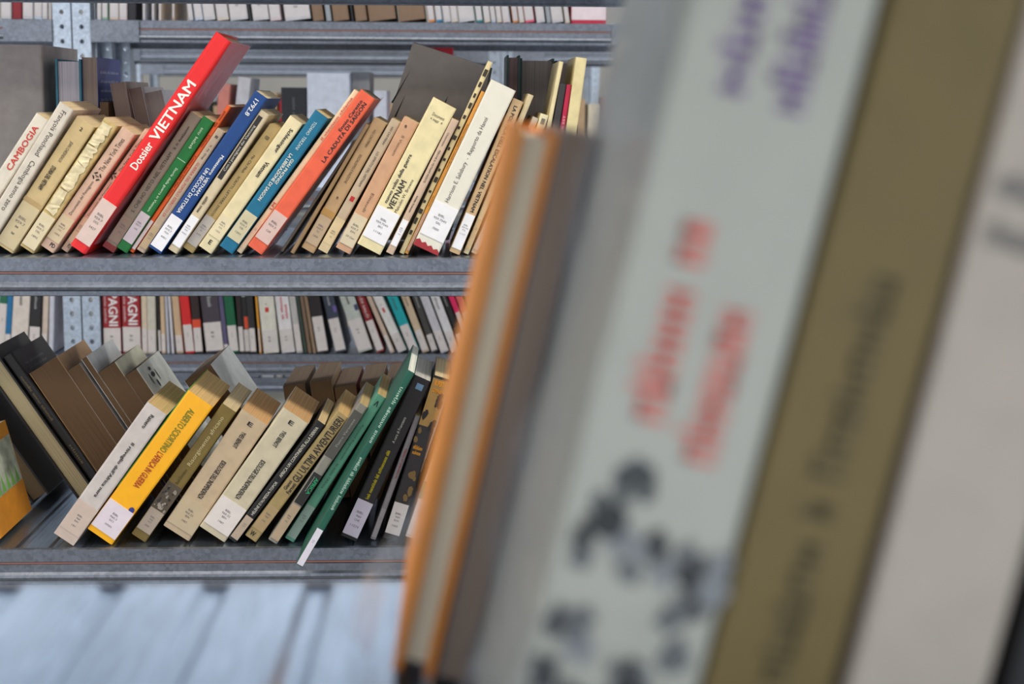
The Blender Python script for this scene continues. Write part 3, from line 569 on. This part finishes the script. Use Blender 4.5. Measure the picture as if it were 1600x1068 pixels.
C1 = [  # b0, b1, t0, colour word, colour, label height
 (-8, 5, -3, 'green topped white', (.10, .40, .28), .5), (5, 14, 10, 'bright blue', (.08, .42, .62), .22), (14, 41, 19, 'white', (.85, .80, .76), .2), (42, 60, 46, 'black', (.12, .11, .12), .3), (61, 71, 64, 'pinkish cream', (.84, .76, .70), .2), (73, 81, 75, 'pale grey', (.80, .80, .84), 0),
 ('u',),
 (161, 189, 158, 'red and white MPAGNI', (.62, .10, .13), .27), (191, 220, 188, 'red and white MPAGNI', (.62, .10, .13), .27), (221, 230, 219, 'cream', CRM, .26), (230, 243, 228, 'cream grey', (.80, .77, .70), .26), (243, 251, 239, 'black topped', (.13, .12, .12), .26), (251, 258, 248, 'cream tan', (.82, .70, .56), .2), (258, 264, 254, 'pale blue striped', (.76, .76, .80), 0), (265, 271, 259, 'white striped', (.84, .82, .84), 0), (271, 286, 263, 'tan', (.82, .69, .55), .2),
 (288, 304, 278, 'bright red', (.86, .12, .12), .3), (304, 317, 296, 'black and orange', (.18, .10, .09), .28), (321, 350, 311, 'wide dark purple-grey', (.27, .23, .27), .33), (350, 357, 340, 'slate violet', (.36, .33, .46), .1), (358, 373, 348, 'green', (.04, .38, .24), .28), (374, 382, 367, 'black with red lettering', (.16, .10, .10), .28), (382, 391, 375, 'black with orange wedge', (.14, .13, .14), .26), (391, 401, 384, 'dark charcoal', (.17, .16, .17), .26), (402, 408, 392, 'amber yellow', (.90, .62, .20), .27),
 (409, 436, 400, 'round-backed white', (.88, .86, .80), .25), (438, 461, 427, 'white with pink-red print', (.90, .88, .88), .25), (461, 473, 449, 'greyish white', (.76, .74, .72), .3), (474, 480, 461, 'dark green thin', (.20, .26, .22), 0), (481, 487, 468, 'brown thin', (.50, .40, .32), 0), (488, 494, 474, 'dull tan thin', (.58, .48, .38), 0), (496, 514, 481, 'black with red edge', (.15, .12, .13), .40), (522, 542, 501, 'navy grey with purple dot', (.22, .25, .31), .36),
 (560, 584, 530, 'pale grey-green', (.74, .76, .72), .34), (589, 602, 557, 'dark red ORFANI DI SALO', (.55, .10, .12), .34), (609, 617, 572, 'pinkish beige', (.80, .70, .62), .2), (621, 638, 581, 'white with red square', (.90, .88, .86), .2), (641, 657, 605, 'turquoise', (.05, .64, .66), .32), (660, 672, 627, 'light tan', (.82, .72, .60), .24), (675, 686, 644, 'dark grey', (.28, .27, .26), .2), (689, 703, 656, 'greyish white', (.80, .78, .80), .24), (706, 720, 673, 'white', (.88, .86, .86), .24), (723, 733, 689, 'black', (.14, .13, .13), .2), (736, 745, 701, 'hot pink topped', (.90, .14, .38), .45), (747, 758, 712, 'salmon', (.90, .42, .38), .45), (762, 776, 729, 'orange', (.93, .42, .16), .45)]
n = 0; left = True; mp = 0
for e in C1:
    if e[0] == 'u': left = False; n = 0; continue
    b0, b1, t0, wd, c, st = e; n += 1
    tx = []
    if 'MPAGNI' in wd:
        mp += 1; tx = [('COMPAGNI', 'down', .29, .93, .34, .86, (.93, .90, .90), True), ('~3 6 2 5 7', 'down', .3, .95, .10, .22, (.9, .8, .8), False)]
        lab = 'red and white COMPAGNI volume on the far shelf, '+('left' if mp == 1 else 'right')+' one of the pair'
    else:
        lab = '%s book, far lower shelf, %s %s the perforated uprights' % (wd, words(n) if not left else words(7-n), 'right of' if not left else 'left of')
    if 'ORFANI' in wd: tx = [('GLI ORFANI DI SALÒ', 'down', .37, .9, .3, .7, (.88, .8, .78), True)]
    if wd == 'white with pink-red print': tx = [('~2 6', 'up', .36, .62, .3, .5, (.92, .3, .36), True), ('~5', 'up', .36, .54, .6, .8, (.92, .3, .36), True)]
    if wd in ('round-backed white', 'white with red square'): tx = [('~6', 'down', .75, .9, .4, .6, K, False), ('~2', 'flat', .52, .535, .42, .58, K, False)]
    if wd in ('white', 'pale grey-green', 'navy grey with purple dot', 'turquoise', 'light tan', 'dark grey', 'wide dark purple-grey', 'black'):
        tx = [('~6 2 7', 'down', .48, .85, .38, .6, (.75, .75, .75) if sum(c) < 1.2 else (.35, .32, .30), False)]
    bd = []
    if wd in ('round-backed white', 'white with red square'): bd = [(.44, .49, .38, .62, (.80, .2, .16))]
    if wd == 'black and orange': bd = [(.28, .37, 0, 1, (.88, .30, .16))]
    if wd == 'black with orange wedge': bd = [(.27, .40, .3, .95, (.88, .32, .16)), (.62, .75, .2, .8, (.8, .8, .8))]
    if wd == 'navy grey with purple dot': bd = [(.42, .49, .7, 1, (.42, .34, .60))]
    if wd == 'pale grey-green': bd = [(.42, .48, .75, 1, (.25, .28, .40))]
    farbook(lab, b0, b1, t0, c, zCl, DC, 551, 464, st=st, texts=tx, bands=bd, h=random.uniform(.19, .215))

# far shelf, upper level: only the feet of the books show under the near shelf
C2 = [(0, 16, 'W'), (17, 32, 'dark red'), (34, 50, 'W'), (51, 64, 'pale blue'), (65, 73, 'W'), (74, 79, 'cream'), ('u',), (150, 157, 'W'), (158, 167, 'green and white'), (169, 184, 'beige'), (185, 197, 'pinkish white'), (198, 211, 'black'), (212, 225, 'W'), (226, 239, 'W'), (240, 250, 'cream'), (251, 271, 'tan'), (272, 302, 'W'), (304, 317, 'pale blue'), (318, 336, 'W'), (338, 357, 'cream'), (359, 388, 'W'), (389, 393, 'black'), (395, 421, 'W'), (422, 439, 'pinkish white'), (445, 486, 'W'), (489, 506, 'brown'), (510, 518, 'grey'), (521, 546, 'brown'), (549, 553, 'black'), (556, 574, 'brown'), (577, 620, 'brown'), (624, 666, 'brown'), (670, 680, 'orange footed'), (682, 692, 'blue footed'), (694, 705, 'W'), (706, 716, 'cream'), (718, 743, 'W'), (745, 755, 'teal'), (757, 767, 'cream'), (768, 776, 'pale blue'), (777, 785, 'cream'), (786, 797, 'pinkish white'), (802, 811, 'orange footed'), (812, 820, 'cream'), (821, 836, 'pink'), (839, 853, 'W'), (855, 862, 'grey'), (863, 882, 'W'), (884, 891, 'cream')]
CC = {'W': (.76, .76, .78), 'dark red': (.50, .06, .12), 'pale blue': (.74, .80, .88), 'cream': (.84, .78, .72), 'green and white': (.5, .66, .58), 'beige': (.80, .72, .64), 'pinkish white': (.84, .76, .78), 'black': (.10, .10, .13), 'tan': (.66, .56, .46), 'brown': (.50, .40, .32), 'grey': (.55, .57, .6), 'orange footed': (.86, .56, .32), 'blue footed': (.10, .48, .66), 'teal': (.10, .52, .56), 'pink': (.88, .32, .46)}
n = 0; left = True
for e in C2:
    if e[0] == 'u': left = False; n = 0; continue
    b0, b1, k = e; n += 1
    c = CC[k]; flipped = k in ('brown',)
    lab = '%s book, far top shelf, %s %s the perforated uprights' % ('white' if k == 'W' else k, words(n) if not left else words(7-n), 'right of' if not left else 'left of')
    sl = 0 if b0 < 200 else -3
    farbook(lab, b0, b1, b0+(0 if left else sl), c, zCt, DC, 32, 10, st=0 if flipped or k in ('black', 'dark red', 'grey') else .3, sc=(.74, .72, .73), flip=flipped, page=(.52, .42, .34), h=random.uniform(.19, .22))
p0 = onY(893, 33, DC); p1 = onY(948, 33, DC)
book('box_file', 'dark pink-red box file with white label on the far top shelf', (p1.x, DC+.01, zCt+.0006), .0, p1.x-p0.x, .23, .2, (.72, .08, .22), 'R', hard=True, sticker=(.03, .5, (.84, .78, .80), ['BIBL']), cat='box file')

# far shelf, middle level: glimpsed over the focused books
def mid(label, x0, x1, yt, cov, Y=DC+.06, zs=zCm, **k):
    return slab(label, x0, x1, yt, cov, Y=Y, zs=zs, lean=k.pop('lean', .005), **k)
mid('plain white cardboard box behind the teal Saigon book', 479, 546, 115, (.80, .83, .90), name='cardboard_box', hard=True, d=.18, cat='box')
mid('black book standing left of the white cardboard box', 439, 478, 137, (.13, .14, .17), texts=[('~5 6', 'down', .6, .9, .45, .58, (.4, .4, .45), False)])
mid('pale book leaning beside the red hardcover top on the far shelf', 372, 392, 122, (.76, .76, .80), lean=.12)
mid('salmon book on the far shelf under the red hardcover', 342, 360, 132, (.80, .50, .46), lean=.1)
mid('grey document box right of the white cardboard box', 548, 578, 113, (.55, .56, .58), hard=True, name='document_box', cat='box', Y=DC+.10)
mid('white book behind the orange-red Saigon paperback', 584, 604, 142, (.80, .82, .88))
mid('red book top behind the grey folder on the far shelf', 672, 708, 75, (.78, .10, .18), Y=DC+.1)

# distant shelves
def row(Y, zs, xa, xb, grp, where, pal, seed, sh=.2):
    random.seed(seed); x = onY(xa, 200, Y).x; xe = onY(xb, 200, Y).x; i = 0
    posts_ = [dxl+q for q in ((0, 1.22, 1.26, 2.48) if Y == DD else (-.3, 1.7))]
    while x < xe:
        if any(q-.075 < x < q+.024 for q in posts_): x += .012; continue
        t = random.uniform(.018, .042); nm, c = random.choice(pal); i += 1
        h = random.uniform(sh*.85, sh*1.1)
        book('book', '%s spined book, %s from the left on %s' % (nm, words(i), where), (x+t, Y+.01, zs+.0006), random.uniform(0, .012), t*.97, h, .13, c, 'R', sticker=(.02, .24, (.84, .82, .82), ['~3']), group=grp)
        x += t+.0035+(.05 if random.random() < .12 else .004)
PAL = [('white', (.85, .84, .84)), ('cream', (.82, .76, .66)), ('dark blue', (.14, .22, .40)), ('red', (.66, .12, .14)), ('grey', (.52, .52, .54)), ('tan', (.68, .56, .42)), ('black', (.14, .13, .14)), ('teal', (.12, .45, .48))]
row(DD, zDm, 170, 960, 'books on the distant middle shelf', 'the distant middle shelf', PAL, 3, .19)
row(DD, zDb, 380, 700, 'books on the distant low shelf', 'the distant low shelf', PAL[:3]+PAL[5:7], 5)
row(DE, zDm, 200, 900, 'books on the farthest shelf', 'the farthest shelf', PAL, 9, .2)

# ------------------------------------------------------------------ blurred foreground books on the near shelf
random.seed(21)
def near(label, TRp, BRp, TLp, Y, cov, h=None, **k):
    """two pixels on the right edge and one on the left edge at the first's height"""
    a = onY(*TRp, Y); b = onY(*BRp, Y); s = onY(*TLp, Y)
    vx, vz = a.x-b.x, a.z-b.z; th = math.atan2(vx, vz)
    ex = (math.cos(th), -math.sin(th)); t = abs((s.x-a.x)*ex[0]+(s.z-a.z)*ex[1])
    hh_ = (a.z-zA)/math.cos(th)
    x = a.x-math.sin(th)*hh_
    return book('book', label, (x, Y, zA+.0006), th, t, h or hh_, k.pop('d', .15), cov, 'R', **k)
PU = (.42, .26, .56); RD = (.90, .36, .30)
o = near('large blurred white paperback with red and purple lettering in the foreground', (1378, 0), (1095, 1068), (1082, 0), .30, (.73, .73, .68), h=.235, d=.15, rough=.3, wear=.03,
     texts=[('~5', 'up', .80, .985, .20, .40, PU, True), ('~9', 'up', .795, .99, .52, .74, PU, True), ('~5 2', 'up', .475, .70, .18, .42, RD, True), ('~7', 'up', .445, .62, .50, .76, RD, True)])
tw = DIM[o.name][0]
pic = random.Random(4)
for i in range(46):
    x = pic.uniform(.05, .95); z = pic.uniform(.17, .375); r_ = pic.uniform(.0015, .0045); g = pic.choice([.22, .3, .42, .55])
    if .25 < x < .6 and .24 < z < .34 and i % 5: continue
    V = [(-tw*(1-x)+r_*math.cos(q*math.pi/5)*pic.uniform(.5, 1.3), -.0006-.00001*i, .235*z+r_*math.sin(q*math.pi/5)*pic.uniform(.6, 1.6)) for q in range(10)]
    mesh_obj('cover_picture', V, [tuple(range(10))[::-1]], flat((g, g*1.02, g*1.03)), o)
for x, z in ((.30, .40), (.27, .415), (.33, .425), (.40, .42), (.42, .405), (.18, .385)):
    V = [(-tw*(1-x)+.0022*math.cos(q*math.pi/5), -.0006, .235*z+.003*math.sin(q*math.pi/5)) for q in range(10)]
    mesh_obj('cover_picture', V, [tuple(range(10))[::-1]], flat((.33, .35, .36)), o)
V = []
for j in range(13):
    for i in range(7):
        V.append((-tw-.0035-.0035*math.sin(j*1.3+i*.9)-.002*math.cos(j*2.9), .002+.152*i/6, .235*1.02*j/12))
mesh_obj('clear_jacket', V, [(j*7+i, (j+1)*7+i, (j+1)*7+i+1, j*7+i+1) for j in range(12) for i in range(6)], PLASTIC, o, True)
near('blurred olive book with dark spine lettering in the foreground', (1596, 40), (1305, 1068), (1392, 0), .30, (.47, .40, .22), h=.25, d=.15, wear=.06,
     texts=[('~6 1 8', 'up', .20, .62, .36, .62, (.32, .28, .17), True), ('III', 'flat', .86, .90, .38, .70, (.36, .32, .2), True)])
near('blurred cream-white book at the right edge of the foreground', (1836, 40), (1548, 1068), (1604, 40), .30, (.76, .71, .65), h=.25, d=.15, wear=.05,
     texts=[('~6', 'flat', .655, .685, .1, .6, (.62, .60, .58), True), ('~7', 'flat', .61, .64, .1, .6, (.62, .60, .58), True)])
near('blurred black book at the lower right corner of the foreground', (1960, 40), (1680, 1068), (1850, 40), .305, (.16, .15, .15), h=.25, d=.15)
o = near('blurred orange-edged hardcover with cream fore-edge on the near shelf', (874, 210), (690, 1000), (806, 206), .42, (.93, .56, .12), flip=True, hard=True, d=.12, page=(.93, .89, .78))
tw = DIM[o.name][0]
V = [(-tw-.001, .0, .045), (-tw-.001, .06, .045), (-tw-.017, -.004, .010), (-tw-.015, .06, .010), (-tw-.008, .0, .002), (-tw-.006, .06, .002)]
mesh_obj('clear_jacket', V, [(0, 1, 3, 2), (2, 3, 5, 4)], PLASTIC, o)
near('blurred brown-grey fore-edged book right of the orange-edged hardcover', (930, 214), (771, 900), (878, 211), .415, (.58, .56, .56), flip=True, d=.10, page=(.60, .52, .46))
